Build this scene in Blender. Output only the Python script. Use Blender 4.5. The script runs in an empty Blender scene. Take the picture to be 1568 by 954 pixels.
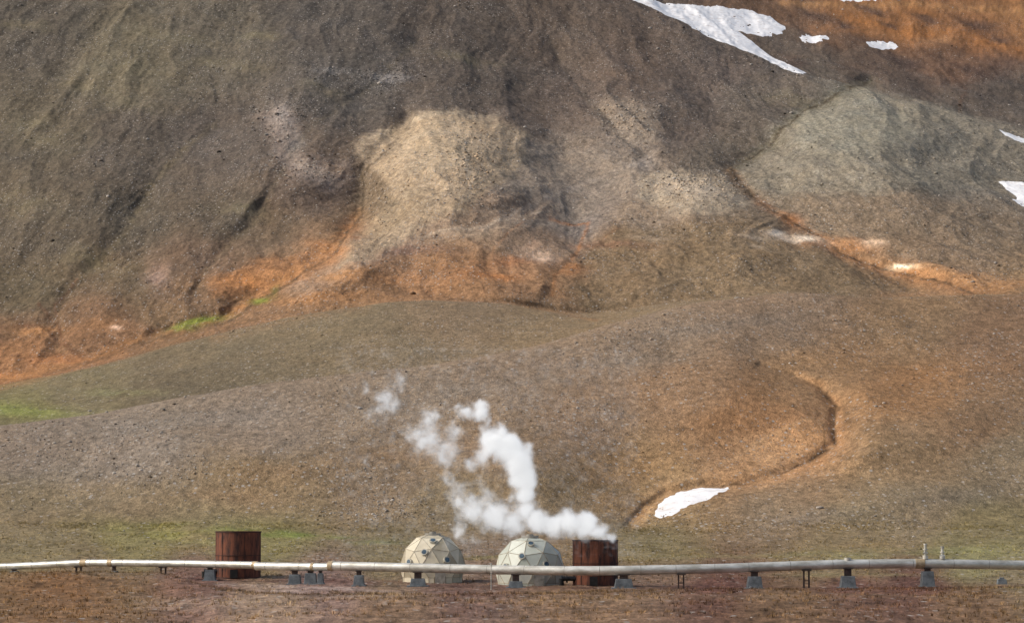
import bpy, bmesh, math, time
import numpy as np
from mathutils import Vector, Matrix
T0=time.time()
rng=np.random.default_rng(7)
scene=bpy.context.scene
# ---------------------------------------------------------------- camera
F=4446.0; CX,CY=784.0,477.0; H=7.0; P=math.atan(298/4446.0)
cp,sp=math.cos(P),math.sin(P)
cam_d=bpy.data.cameras.new("camera"); cam=bpy.data.objects.new("camera",cam_d)
scene.collection.objects.link(cam); scene.camera=cam
cam.location=(0,0,H); cam.rotation_euler=(math.pi/2+P,0,0)
cam_d.sensor_width=36; cam_d.lens=F/1568*36; cam_d.clip_start=0.5; cam_d.clip_end=8000
def zof(v,d):
    v=np.asarray(v,float); k=(CY-v)/F
    return H+d*(sp+k*cp)/(cp-k*sp)
def vof(z,d):
    d=np.maximum(d,30.0); h=z-H
    return CY-F*(-sp*d+cp*h)/(cp*d+sp*h)
def world(u,v,d):
    k=(CY-v)/F; t=d/(cp-k*sp)
    return Vector(((u-CX)/F*t, d, float(zof(v,d))))
# ---------------------------------------------------------------- noise
_p=np.arange(256); rng.shuffle(_p); _p=np.concatenate([_p,_p]).astype(np.int32)
_g=np.stack([np.cos(np.linspace(0,2*np.pi,256,endpoint=False)),np.sin(np.linspace(0,2*np.pi,256,endpoint=False))],1).astype(np.float32)
def perlin(x,y,seed=0):
    x=x+seed*17.31; y=y+seed*9.77
    xi=np.floor(x).astype(np.int32); yi=np.floor(y).astype(np.int32)
    xf=(x-xi).astype(np.float32); yf=(y-yi).astype(np.float32)
    xi&=255; yi&=255
    def gr(a,b,fx,fy):
        g=_g[_p[_p[a&255]+(b&255)]]
        return g[...,0]*fx+g[...,1]*fy
    uu=xf*xf*xf*(xf*(xf*6-15)+10); vv=yf*yf*yf*(yf*(yf*6-15)+10)
    n00=gr(xi,yi,xf,yf); n10=gr(xi+1,yi,xf-1,yf); n01=gr(xi,yi+1,xf,yf-1); n11=gr(xi+1,yi+1,xf-1,yf-1)
    a=n00+uu*(n10-n00); b=n01+uu*(n11-n01)
    return (a+vv*(b-a))*1.5
def fbm(x,y,o=4,seed=0,gain=0.5):
    s=0;a=1.0;t=0
    for i in range(o):
        s=s+a*perlin(x*2**i,y*2**i,seed+i*3); t+=a; a*=gain
    return s/t*1.4
def ridged(x,y,o=4,seed=0):
    s=0;a=1.0;t=0
    for i in range(o):
        s=s+a*(1-np.abs(perlin(x*2**i,y*2**i,seed+i*5))*1.8); t+=a; a*=.5
    return s/t
def sstep(a,b,x):
    t=np.clip((x-a)/(b-a),0,1); return t*t*(3-2*t)
# ---------------------------------------------------------------- terrain grid
kn=np.array([-900,0,150,300,450,600,750,900,1050,1200,1350,1568,2500],float)
ucol=np.concatenate([np.linspace(-900,-60,80,endpoint=False),np.linspace(-60,1628,1240,endpoint=False),np.linspace(1628,2500,80)])
def line(vals,sm=28):
    uu=np.arange(-900,2501,4.0); y=np.interp(uu,kn,vals)
    k=np.exp(-0.5*((np.arange(-30,31)*4.0)/sm)**2); k/=k.sum()
    yp=np.pad(y,30,mode='edge'); y=np.convolve(yp,k,'valid')
    return np.interp(ucol,uu,y)
c=lambda a: np.full(13,float(a))
Fv=np.array([690,650,632,605,582,566,548,508,466,447,457,450,430],float)
Fd=np.array([420,425,430,435,440,448,458,475,495,508,515,520,520],float)
Iv=np.array([640,592,560,520,486,461,464,484,462,446,460,452,430],float)
Id=np.array([590,590,590,595,600,605,608,612,616,622,628,630,630],float)
Hv=np.array([655,618,600,572,545,520,515,499,467,449,459,452,431],float)
Lv=np.array([-300,-220,-200,-170,-140,-110,-65,-22,40,103,147,203,340],float)
Ld=np.array([1250,1200,1190,1170,1150,1130,1115,1100,1065,1020,970,930,880],float)
Kv=Iv-22; Kd=Id+62
rows=[]
def RZ(z,d): rows.append((line(c(z)),line(c(d))))
def RV(v,d):
    vv=line(v); dd=line(d); rows.append((zof(vv,dd),dd))
RZ(6,-140);RZ(5.4,-20);RZ(5,22);RZ(0.3,110);RZ(0,172);RZ(0,225);RZ(0,264);RZ(0.7,288)
RV(np.array([850,846,846,846,847,848,850,850,848,846,845,842,840]),c(315))
RV(np.array([812,812,812,812,812,812,815,818,818,815,812,808,800]),c(345))
RV(Fv+(810-Fv)*0.55,345+(Fd-345)*0.40)
RV(Fv+(810-Fv)*0.22,345+(Fd-345)*0.72)
RV(Fv,Fd)
RV(Fv+6,Fd+40)
RV(Hv,Fd+(Id-Fd)*0.55)
RV(Iv,Id)
RV(Iv+2,Id+36)
RV(Kv,Kd)
for t in (0.25,0.5,0.77,1.0):
    RV(Kv+(Lv-Kv)*t, Kd+(Ld-Kd)*(t*0.92+0.08*t*t))
RV(Lv+5,Ld+60); RV(Lv-60,Ld+210); RV(Lv-190,Ld+430); RV(Lv-420,Ld+900)
Z=np.array([r[0] for r in rows]); D=np.array([r[1] for r in rows]); K=len(rows)
def pchip(Y,s):
    h=np.diff(Y,axis=0); m=np.zeros_like(Y)
    a,b=h[:-1],h[1:]; same=(a*b)>0
    m[1:-1]=np.where(same,2*a*b/np.where(same,a+b,1),0)
    m[0]=h[0]; m[-1]=h[-1]
    i=np.clip(np.floor(s).astype(int),0,K-2); t=(s-i)[:,None]
    y0,y1,m0,m1=Y[i],Y[i+1],m[i],m[i+1]
    t2=t*t;t3=t2*t
    return (2*t3-3*t2+1)*y0+(t3-2*t2+t)*m0+(-2*t3+3*t2)*y1+(t3-t2)*m1
VV=vof(Z,D); vis=(ucol>-100)&(ucol<1660)
ss=[]
for k in range(K-1):
    span=np.abs(np.diff(VV[k:k+2][:,vis],axis=0)).max()
    n=int(np.clip(span/1.35,14,150))
    if k<3: n=12
    if k==3: n=30
    if k>=K-3: n=40
    ss.append(k+np.arange(n)/n)
ss=np.concatenate(ss+[[K-1]]); R=len(ss); C=len(ucol)
Zg=pchip(Z,ss); Dg=pchip(D,ss)
U=np.broadcast_to(ucol,(R,C)).copy(); S=np.broadcast_to(ss[:,None],(R,C)).copy()
V=vof(Zg,Dg)
deff=np.maximum(Dg,150); k_=(CY-V)/F
X=(U-CX)/F*deff/(cp-k_*sp)
def blob(u0,v0,ru,rv,rot=0,Uw=None,Vw=None):
    uu=(U if Uw is None else Uw)-u0; vv=(V if Vw is None else Vw)-v0
    r=math.radians(rot); a=uu*math.cos(r)+vv*math.sin(r); b=-uu*math.sin(r)+vv*math.cos(r)
    return np.exp(-np.minimum((a/ru)**2+(b/rv)**2,30))
def dome_(u0,v0,ru,rv,rot=0,p=2.0):
    uu=Uq-u0; vv=Vq-v0
    r=math.radians(rot); a=uu*math.cos(r)+vv*math.sin(r); b=-uu*math.sin(r)+vv*math.cos(r)
    return np.clip(1-((a/ru)**2+(b/rv)**2),0,1)**p
def pdist(pts,Uw=None,Vw=None,maxd=60,closed=False):
    A=U if Uw is None else Uw; B=V if Vw is None else Vw
    out=np.full(A.shape,1e3,np.float32)
    xs=[p[0] for p in pts]; ys=[p[1] for p in pts]
    m=(A>min(xs)-maxd)&(A<max(xs)+maxd)&(B>min(ys)-maxd)&(B<max(ys)+maxd)
    a=A[m];b=B[m]; best=np.full(a.shape,1e6)
    pp=list(pts)+([pts[0]] if closed else [])
    for (x0,y0),(x1,y1) in zip(pp[:-1],pp[1:]):
        dx,dy=x1-x0,y1-y0; t=np.clip(((a-x0)*dx+(b-y0)*dy)/(dx*dx+dy*dy+1e-9),0,1)
        best=np.minimum(best,(a-x0-t*dx)**2+(b-y0-t*dy)**2)
    out[m]=np.sqrt(best); return out
def inside(pts,A,B):
    ins=np.zeros(A.shape,bool); n=len(pts)
    for i in range(n):
        x0,y0=pts[i]; x1,y1=pts[(i+1)%n]
        if y0==y1: continue
        cnd=((y0>B)!=(y1>B))&(A<(x1-x0)*(B-y0)/(y1-y0)+x0); ins^=cnd
    return ins
def sdist(pts,A,B,maxd=40):
    d=pdist(pts,A,B,maxd,True); d=np.minimum(d,maxd); return np.where(inside(pts,A,B),d,-d)
sMt=sstep(16.1,17.2,S); sNear=((S>7.5)&(S<13))*1.0; fade=sstep(290,345,Dg)
n60=fbm(X/70,Dg/110,3,1); n12=fbm(X/16,Dg/34,5,5,.45); n3=fbm(X/3.2,Dg/6,4,9,.6)
w1=fbm(X/30,Dg/45,6,21,.55); w2=fbm(X/30,Dg/45,6,33,.55)
w1s=fbm(X/30,Dg/60,2,21); w2s=fbm(X/30,Dg/60,2,33)
Uq=U+w1s*9*np.clip(700/np.maximum(Dg,300),.6,1.6); Vq=V+w2s*3
LG=[(625,180),(585,225),(552,270),(548,330),(512,378),(430,432),(345,486),(235,515),(110,556),(0,588),(-120,610)]
RG=[(1330,128),(1240,165),(1185,215),(1118,262),(1150,300),(1200,338),(1290,388),(1400,425),(1500,452),(1600,470)]
G3=[(985,240),(900,285),(850,300),(770,330),(740,350)]
G4=[(330,190),(235,280),(190,360),(120,430),(85,475),(95,540)]
G5=[(840,330),(900,340),(880,395),(850,425),(845,450)]
G6=[(640,60),(560,140),(470,200),(440,250),(400,330),(330,400),(300,450)]
G7=[(840,60),(880,130),(960,220),(1010,260)]
SG=[(1165,560),(1215,575),(1252,592),(1280,622),(1277,655),(1278,682),(1240,706),(1190,729),(1142,743),(1080,744),(1020,756),(988,776),(965,802)]
def gul(p,w): 
    d=pdist(p,Uq,Vq,w*5); return np.exp(-np.minimum(np.sqrt((d/w)**2+.05)*1.5,7))
KN=[(540,218),(600,190),(660,172),(720,172),(775,188),(815,212),(800,255),(745,295),(700,325),(640,355),(570,390),(515,405),(550,355),(600,310),(590,275),(556,248)]
rel=np.zeros_like(U)
kd=sdist(KN,Uq,Vq,60)
rel+=sMt*(7*sstep(-45,55,kd)+38*dome_(690,262,190,165,-8,2.2)+14*blob(800,330,90,50)+28*dome_(1060,332,190,115,8)+46*blob(1340,235,150,95,25)+10*blob(1230,215,60,70)
  +18*dome_(830,425,240,120,-3)+24*dome_(440,240,130,165,30)+10*blob(560,120,120,60)+12*blob(120,300,110,160,20)+18*dome_(960,190,120,125,25)-12*blob(830,150,50,100,-35)+10*dome_(980,415,180,95,0)+20*dome_(500,415,160,88,-30)+8*dome_(1180,390,160,78,10)+12*dome_(330,330,120,150,20))
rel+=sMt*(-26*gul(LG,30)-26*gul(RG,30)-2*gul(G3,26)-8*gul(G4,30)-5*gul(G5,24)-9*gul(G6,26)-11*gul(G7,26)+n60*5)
er=ridged((X+w1s*6)/24,(Dg+0.35*X)/130,4,41)
ngul=np.exp(-(pdist(SG,U+w1s*4,V+w2s*2,60)/8)**2)
upath=np.interp(V,[560,592,622,655,682,706],[1165,1252,1280,1277,1278,1240])+w1s*4
bankr=sstep(-4,70,U-upath)*np.exp(-np.maximum(U-upath-70,0)/160)*sstep(560,615,V)*sstep(745,680,V)
bowl=np.exp(-(pdist(SG,U+w1s*4,V+w2s*2,120)/32)**2)
rel+=sNear*(-2.4*ngul-4.0*bowl+9*bankr+6*blob(1430,640,130,60,-15)+9*blob(330,690,220,50)-8*blob(960,715,90,60,-10)+7*blob(780,720,110,60)-9*blob(1170,685,100,38)+6*blob(1330,770,170,32,-10)+7*blob(1110,590,80,50))
rel+=sNear*fade*n60*5+((S>=13)&(S<=16.2))*n60*4
Dn=Dg-rel*fade
t_=Dn/np.maximum(Dg,1); on=(fade>0)
Zg=np.where(on,H+(Zg-H)*t_,Zg); X=np.where(on,X*t_,X); Dg=Dn
Zg=Zg+fade*(sMt*(n12*0.9+n3*0.22+1.8*(er-.5))+(1-sMt)*(n12*.42+n3*.10))
near=1-fade
Zg=Zg+near*(0.14*fbm(X/7,Dg/7,4,50)+0.25*n12*sstep(240,200,Dg)+0.07*fbm(X/1.2,Dg/1.6,3,52))
bank=[(-200,884),(120,884),(235,884),(265,893),(330,914),(480,921),(700,922),(900,917),(1200,914),(1700,908)]
bv=np.interp(U,[p[0] for p in bank],[p[1] for p in bank])+w2*5+n3*1.5
bm=sstep(-2,7,V-bv)*near
Zg=Zg+bm*0.85*sstep(130,170,Dg)-bm*sstep(14,50,V-bv)*0.7
# ---------------------------------------------------------------- ground colour
def lin(c): 
    c=np.asarray(c,float)/255; return np.where(c<=0.04045,c/12.92,((c+0.055)/1.055)**2.4)
GAIN=0.75
Uc=U+w1*18; Vc=V+w2*9
def table(tab,m):
    gu=np.arange(-1000,2600,10.0); gv=np.arange(-700,1400,8.0); a,b=np.meshgrid(gu,gv)
    num=np.zeros(a.shape+(3,)); den=np.zeros(a.shape)
    for (x,y,col) in tab:
        w=1/(((a-x)**2+(1.5*(b-y))**2)+700)**2.2
        num+=w[...,None]*lin(col); den+=w
    T=num/den[...,None]
    fu=np.clip((Uc[m]+1000)/10,0,len(gu)-1.01); fv=np.clip((Vc[m]+700)/8,0,len(gv)-1.01)
    i=fu.astype(int); j=fv.astype(int); fu=(fu-i)[:,None]; fv=(fv-j)[:,None]
    return (T[j,i]*(1-fu)+T[j,i+1]*fu)*(1-fv)+(T[j+1,i]*(1-fu)+T[j+1,i+1]*fu)*fv
tabM=[(50,50,(85,78,68)),(200,90,(102,94,77)),(330,60,(92,85,73)),(500,40,(82,76,69)),(700,50,(86,77,68)),(850,60,(90,79,69)),(950,100,(97,84,73)),(1100,120,(92,82,74)),
(50,200,(90,82,68)),(200,230,(86,78,68)),(350,220,(87,79,71)),(560,130,(82,77,71)),(50,350,(87,78,65)),(200,340,(86,78,66)),(350,330,(87,78,66)),(480,300,(98,84,72)),(50,450,(90,80,63)),(200,430,(97,83,65)),(300,400,(100,83,68)),(420,350,(97,83,67)),
(600,320,(110,97,79)),(800,180,(100,88,77)),(850,250,(126,113,98)),(960,240,(120,108,95)),(900,290,(130,118,106)),(870,330,(122,113,104)),(1000,330,(130,114,96)),(700,340,(142,124,103)),(560,350,(121,100,77)),(500,400,(142,112,85)),(600,390,(134,109,87)),(700,400,(134,106,80)),(830,360,(127,107,88)),(950,390,(124,102,79)),(1100,380,(119,102,81)),(1200,390,(122,105,84)),(1300,405,(124,105,82)),(1400,425,(136,106,78)),(1300,215,(122,117,103)),(1400,250,(117,110,97)),(1500,290,(110,102,90)),(1350,320,(121,107,90)),(1500,350,(113,101,85)),(1450,395,(123,102,80)),(1150,150,(90,82,73)),(1050,200,(97,86,76)),(750,120,(88,79,70)),(880,150,(92,81,72)),(640,150,(88,79,70)),(1260,290,(118,107,92)),(1100,240,(103,93,80)),
(400,460,(126,98,73)),(300,440,(112,90,69)),(150,500,(112,87,66)),(50,530,(116,91,69)),(30,575,(134,99,72)),(250,490,(109,89,67)),(700,440,(130,103,78)),(900,440,(124,102,78)),(1100,430,(118,101,80)),(550,450,(130,105,79)),(1250,440,(116,99,78)),(1560,430,(121,101,77))]
tabF=[(1200,10,(104,80,62)),(1300,30,(136,93,61)),(1400,45,(142,96,62)),(1500,60,(126,87,60)),(1300,90,(86,73,62)),(1200,80,(93,82,71)),(1450,100,(108,82,64)),(1400,140,(84,73,64)),(1540,140,(86,77,68)),(1560,30,(140,98,65)),(1350,115,(85,73,63)),(1000,-60,(88,79,70)),(500,-200,(82,77,69)),(1260,110,(95,86,75)),(1560,180,(93,84,74)),(1450,165,(92,83,73))]
tabS=[(100,600,(111,101,77)),(300,550,(110,98,77)),(500,500,(114,101,79)),(700,480,(121,104,82)),(850,500,(122,105,81)),(300,585,(99,89,71)),(50,625,(112,105,74)),(600,540,(116,102,80)),(-200,640,(113,101,79))]
tabN=[(50,680,(123,110,95)),(200,700,(125,113,99)),(400,650,(126,112,96)),(600,620,(127,111,92)),(800,570,(126,109,90)),(1000,520,(126,109,90)),(1200,490,(126,107,87)),(1400,500,(124,102,77)),(1520,520,(119,96,74)),(50,780,(116,103,80)),(200,770,(122,107,84)),(400,740,(127,108,82)),(600,730,(122,104,82)),(800,680,(126,106,83)),(900,640,(125,105,84)),(1050,600,(132,107,82)),(1150,640,(142,108,76)),(1200,680,(154,118,84)),(1150,705,(158,124,90)),(1250,560,(132,106,78)),(1400,600,(132,102,72)),(1500,650,(125,101,76)),(1400,700,(127,106,80)),(1550,700,(118,104,83)),(1200,780,(125,108,86)),(1400,780,(120,106,84)),(950,720,(131,106,76)),(850,760,(120,103,78)),(700,780,(117,103,79)),(1000,760,(136,112,81)),(1300,820,(121,106,80)),(1500,820,(114,103,75)),(200,830,(121,112,77)),(60,840,(119,107,80)),(400,830,(117,109,74)),(600,850,(113,102,76)),(1000,840,(116,105,77)),(1300,862,(123,113,81)),(1500,850,(122,117,83)),
(100,912,(112,86,62)),(300,900,(108,84,74)),(500,900,(120,99,90)),(100,940,(115,90,66)),(400,935,(136,115,96)),(700,908,(100,77,69)),(600,945,(116,95,76)),(900,940,(114,92,72)),(1200,935,(106,84,64)),(1100,903,(91,65,57)),(1400,903,(94,68,59)),(1500,940,(108,86,66)),(1300,893,(96,68,60)),(150,882,(108,92,73)),(700,885,(119,101,85)),(1000,885,(111,91,76)),(1550,888,(117,105,82))]
COL=np.zeros((R,C,3))
for tab,m in ((tabN,S<13.0),(tabS,(S>=13.0)&(S<16.2)),(tabM,(S>=16.2)&(S<21.3)),(tabF,S>=21.3)):
    COL[m]=table(tab,m)
def mix(mask,col):
    global COL
    sel=mask>0.01
    mk=np.clip(mask[sel],0,1)[:,None]; COL[sel]=COL[sel]*(1-mk)+lin(col)*mk
def pb(u0,v0,ru,rv,col,st=1,rot=0,g=None,hard=1.0,warp=1.0):
    b=blob(u0,v0,ru,rv,rot,U+w1*14*warp+n12*6*warp+n3*2*warp,V+w2*6*warp+n3*3*warp)
    b=np.clip(b*hard,0,1)*st
    mix(b if g is None else b*g,col)
def ps(pts,w,col,st=1,g=None,wu=6,wv=3):
    m=pdist(pts,U+w1*wu+n3*1.5,V+w2*wv+n3*1.0,w*4); b=np.exp(-np.minimum(m/w,5)**2)*st*(0.75+0.9*n3)
    mix(b if g is None else b*g,col)
UA=U+w1*12+n12*5+n3*4; VA=V+w2*6+n12*2+n3*3
def poly(pts,col,st=.8,soft=8,g=None):
    b=sstep(-soft,soft,sdist(pts,UA,VA,40))*st
    mix(b if g is None else b*g,col)
M=(S>16.2)*1.0; S13=(S>13)*1.0; SS=((S>13)&(S<17))*1.0; MS=(S>14.5)*1.0
poly([(1185,195),(1255,155),(1330,130),(1430,160),(1600,215),(1600,300),(1450,285),(1340,300),(1240,300),(1150,292),(1132,260)],(123,116,101),.7,14,M)
poly([(1220,175),(1330,140),(1390,175),(1400,215),(1320,235),(1230,225)],(129,125,110),.55,16,M)
poly([(1150,330),(1240,300),(1340,305),(1450,300),(1568,330),(1568,400),(1460,420),(1340,395),(1260,370)],(120,104,85),.6,16,M)
poly([(800,215),(860,222),(930,235),(1000,250),(1000,285),(900,325),(850,345),(760,350),(700,335),(745,298),(800,255)],(134,121,106),.7,12,M)
poly([(905,165),(960,155),(1000,175),(1010,215),(960,225),(920,195)],(139,125,108),.65,12,M)
poly([(985,268),(1050,262),(1115,275),(1160,312),(1120,325),(1040,324),(980,306)],(159,144,122),.75,9,M)
poly([(390,178),(440,165),(458,200),(448,228),(475,240),(540,250),(550,278),(500,292),(450,278),(425,238)],(127,113,102),.7,11,M)
poly([(880,440),(900,388),(950,348),(1040,336),(1150,342),(1260,378),(1350,408),(1420,440),(1300,455),(1150,448),(1000,475),(900,492)],(119,101,77),.75,10,M)
poly([(460,445),(560,402),(700,386),(860,402),(862,452),(700,458),(560,468),(480,474)],(138,102,73),.6,12,M)
poly([(325,438),(400,402),(480,385),(520,392),(470,428),(400,450),(330,452)],(148,104,72),.7,9,M)
poly([(80,505),(200,490),(245,508),(120,556),(-20,595),(-20,525)],(124,93,69),.7,10,M)
poly([(-20,530),(70,515),(60,540),(120,552),(0,590),(-30,590)],(148,105,72),.6,8,M)
poly([(1280,385),(1350,385),(1460,415),(1568,428),(1568,452),(1480,452),(1400,432),(1310,405)],(140,106,76),.6,9,M)
poly([(430,440),(560,372),(650,322),(720,290),(850,312),(840,325),(740,350),(650,375),(560,405),(480,450)],(147,124,102),.65,10,M)
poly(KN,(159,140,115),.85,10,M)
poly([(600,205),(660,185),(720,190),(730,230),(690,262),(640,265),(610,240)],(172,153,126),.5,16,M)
poly([(590,300),(640,275),(650,310),(610,345),(570,360)],(121,106,85),.4,11,M)
brk=np.clip(0.8+0.8*fbm(X/12,Dg/16,4,171),0.15,1.3)
for a in [(370,430,40,8,(172,116,74)),(430,420,34,7,(164,114,76)),(500,380,28,9,(152,102,66)),(540,355,17,13,(142,92,60)),(60,510,40,7,(156,112,76)),(90,550,50,6,(156,104,70)),(20,575,60,8,(172,116,74)),(160,500,26,8,(154,112,78)),(240,425,18,22,(146,121,105)),(520,420,50,8,(162,120,84)),(500,455,90,7,(156,112,76)),
          (620,430,80,9,(150,107,74)),(640,385,60,8,(106,82,70)),(745,420,60,9,(154,102,66)),(780,400,50,7,(146,94,62)),(880,415,22,13,(146,98,64)),(930,375,60,6,(118,89,70)),(1215,345,17,13,(148,98,66)),(1310,378,40,8,(162,116,80)),(1400,418,50,7,(168,122,84)),(1500,440,60,7,(162,117,78)),(1440,430,44,6,(172,127,88)),
          (1390,408,50,6,(158,117,82)),(1250,372,30,6,(156,112,78))]:
    pb(a[0],a[1],a[2],a[3],a[4],.75,0,M*brk,1.2)
gl=0.65+0.5*fbm(X/9,Dg/14,3,77)
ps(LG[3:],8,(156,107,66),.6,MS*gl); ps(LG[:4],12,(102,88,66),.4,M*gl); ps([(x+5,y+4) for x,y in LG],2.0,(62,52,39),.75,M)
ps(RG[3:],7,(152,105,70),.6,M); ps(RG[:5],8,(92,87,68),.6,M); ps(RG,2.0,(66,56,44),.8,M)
ps(G4,6,(106,95,72),.4,M); ps(G4[3:],2.5,(104,70,52),.55,M); ps(G6,4,(102,92,72),.3,M); ps(G7,4,(82,74,63),.4,M)
ps(G3,3,(94,87,75),.35,M); ps(G5,3,(158,106,68),.7,M); ps([(950,350),(905,382),(862,402),(850,430)],2,(104,78,58),.7,M); ps([(800,340),(760,380),(740,420)],2,(144,104,72),.55,M)
ps([(60,470),(85,500),(110,545)],2.5,(100,68,50),.65,M); ps([(0,505),(60,500),(120,548)],2.2,(102,72,53),.65,M); ps([(0,548),(80,545),(130,556)],2,(104,76,56),.55,M)
ps([(800,470),(860,480),(915,490)],2.5,(138,105,74),.6,S13); ps([(560,470),(480,482),(400,500),(330,520)],7,(132,106,78),.45,S13); ps([(340,500),(230,530),(100,566),(0,592)],7,(144,104,72),.6,S13*brk)
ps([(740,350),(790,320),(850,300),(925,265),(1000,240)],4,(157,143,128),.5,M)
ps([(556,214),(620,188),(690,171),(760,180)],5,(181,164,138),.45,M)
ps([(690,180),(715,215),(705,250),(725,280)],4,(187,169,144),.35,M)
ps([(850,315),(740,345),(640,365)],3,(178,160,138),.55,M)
pb(430,180,16,20,(154,144,135),.6,20,M); pb(450,225,14,20,(146,136,124),.55,-20,M); pb(480,262,34,10,(156,140,123),.5,25,M)
pb(520,262,22,9,(150,124,96),.5,20,M)
pb(597,118,26,6,(138,133,129),.6,0,M); pb(515,108,30,5,(118,114,109),.5,0,M)
pb(985,250,22,6,(158,147,136),.5,0,M);pb(1060,290,55,12,(176,162,144),.5,8,M)
pb(1250,265,10,6,(152,146,132),.6,0,M)
for a in [(500,60,90,14),(620,60,70,10),(760,120,60,12),(830,110,50,14),(1090,70,60,14),(560,150,60,10),(280,200,60,14),(30,250,50,16),(430,290,40,10),(1130,190,50,10),(1090,240,30,12)]:
    pb(a[0],a[1],a[2],a[3],(76,69,62),.35,8,M)
for q in [[(1375,285),(1430,325),(1500,352),(1560,372)],[(1400,225),(1470,262),(1550,292)],[(1250,240),(1262,300),(1300,350)],[(1310,300),(1340,350),(1380,385)],[(1440,200),(1500,235),(1568,262)],[(1390,330),(1440,372),(1500,400)]]:
    ps(q,1.4,(90,82,70),.55,M)
for q in [[(1280,180),(1230,230),(1200,290)],[(1350,170),(1400,210),(1450,250)],[(1290,210),(1300,270),(1330,310)]]: ps(q,4,(139,132,116),.3,M)
pb(830,392,22,9,(188,160,135),.85,10,M,1.3,.5); pb(822,378,10,6,(172,142,117),.8,0,M)
pb(1385,409,20,5,(204,180,146),1,0,M,1.5,.3); pb(1382,408,9,3.2,(240,232,210),1,0,M,1.5,.2)
pb(1340,373,18,5,(190,162,134),1,0,M,1.3,.3); pb(1215,366,44,4,(190,169,145),1,10,M,1.3,.3); pb(1190,358,10,3,(222,206,184),.9,0,M,1.3,.2);pb(1235,368,14,2.4,(220,202,178),.9,8,M,1.3,.2)
pb(1150,362,26,3,(166,148,126),.8,8,M,1,.3); pb(1000,362,30,4,(155,136,113),.6,0,M); pb(1155,376,20,3,(158,140,117),.7,20,M,1,.4)
pb(176,500,8,3,(194,162,136),.9,0,M,1.4,.3)
pb(305,494,34,4,(116,121,54),.95,-14,S13,1.6,.6); pb(400,458,14,3.5,(114,119,54),.9,-20,M,1.4,.4); pb(425,440,6,8,(98,100,50),.7,20,M)
pb(280,505,16,3,(110,116,54),.7,0,S13,1.5,.3)
pb(30,628,75,10,(119,122,70),1,3,SS,1.2,.6); pb(190,600,60,4,(125,124,86),.5,0,SS)
ps([(60,622),(130,628),(200,600)],3,(80,70,56),.5,SS)
for a in [(180,100,50,12),(130,130,40,10),(340,95,60,9),(40,40,50,8),(60,200,60,20),(30,310,60,20),(370,320,40,12),(500,140,30,10),(200,160,50,10),(1210,150,40,10),(400,60,40,8),(160,400,60,20),(260,60,60,8),(700,90,60,10)]:
    pb(a[0],a[1],a[2],a[3],(118,109,83),.45,8,M*(0.5+1.0*fbm(X/12,Dg/16,5,61)))
FR=(S>21.3)*1.0
ps([(1300,30),(1400,50),(1470,55),(1568,80)],7,(160,102,58),.55,FR); ps([(1200,5),(1290,10),(1400,8),(1568,20)],5,(164,121,80),.6,FR)
ps([(1480,70),(1450,110),(1480,140),(1465,175)],3.5,(84,63,50),.6,FR); pb(1400,75,60,8,(90,69,55),.7,10,FR); pb(1300,60,40,8,(88,70,57),.7,10,FR); pb(1440,62,20,6,(164,122,88),.6,0,FR); pb(1540,95,40,12,(86,71,62),.6,0,FR); pb(1350,100,50,12,(90,74,62),.5,0,FR)
for a in [(1250,30,30,7),(1330,15,30,4),(1420,30,20,5),(1500,40,30,7),(1380,95,30,7),(1490,110,30,8),(1210,95,30,8),(1290,42,14,5),(1360,38,16,4),(1530,62,16,5)]: pb(a[0],a[1],a[2],a[3],(77,63,55),.75,15,FR,1.3)
N=(S<13)*1.0
floor_=[(968,806),(972,778),(1005,746),(1065,726),(1125,700),(1190,662),(1245,640),(1270,655),(1272,682),(1240,706),(1190,728),(1140,742),(1060,747),(1010,762),(985,800)]
fsd=sdist(floor_,U+w1*4+n3*2,V+w2*2.5+n3*1.2)
mix(sstep(-14,16,fsd)*.5*N,(168,132,95)); mix(np.exp(-(fsd/3)**2)*.22*N,(184,152,115))
ps([(x+9,y+2) for x,y in SG[1:8]],7,(164,124,86),.35,N)
ps(SG[1:],10,(148,112,77),.3,N); ps(SG[2:7],4.4,(68,52,37),.75,N,4,2); ps(SG[2:7],1.8,(50,38,27),.65,N,6,3); ps([(1252,592),(1262,600),(1285,625)],2.6,(72,55,40),.6,N,4,2); ps(SG[6:10],1.7,(80,60,41),.8,N,5,2); ps(SG[0:3],1.5,(94,72,50),.5,N,3,1.5)  # dark strokes along the steep side paint the gully's shadow into the soil colour
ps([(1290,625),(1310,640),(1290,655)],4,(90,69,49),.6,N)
ps([(1192,572),(1180,610),(1220,625),(1262,650),(1262,690)],1.5,(96,76,52),.55,N); ps([(1060,650),(1110,690),(1142,725),(1142,742)],1.5,(104,80,56),.55,N); ps([(1320,700),(1370,712),(1430,700)],1.5,(104,86,64),.4,N); ps([(985,800),(1040,795),(1100,770),(1180,750)],1.5,(100,84,62),.5,N)
pb(1440,570,140,24,(135,101,69),.35,-8,N); pb(930,745,30,7,(100,87,64),.5,0,N); pb(1180,600,60,26,(137,108,78),.4,0,N)
for a in [(1040,560,40),(620,700,70),(430,720,60),(700,680,60),(860,560,50),(1300,540,60),(1420,660,50),(330,760,60),(1240,760,60)]:
    pb(a[0],a[1],a[2],12,(136,109,82),.3,0,N)
for a in [(300,640,120,14),(150,720,100,18),(700,600,110,12),(900,560,100,10),(1100,500,100,10),(1480,760,70,16),(1250,790,70,12)]:
    pb(a[0],a[1],a[2],a[3],(118,111,101),.35,-6,N)
gm=0.6+1.0*fbm(X/5,Dg/8,4,66)
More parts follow.
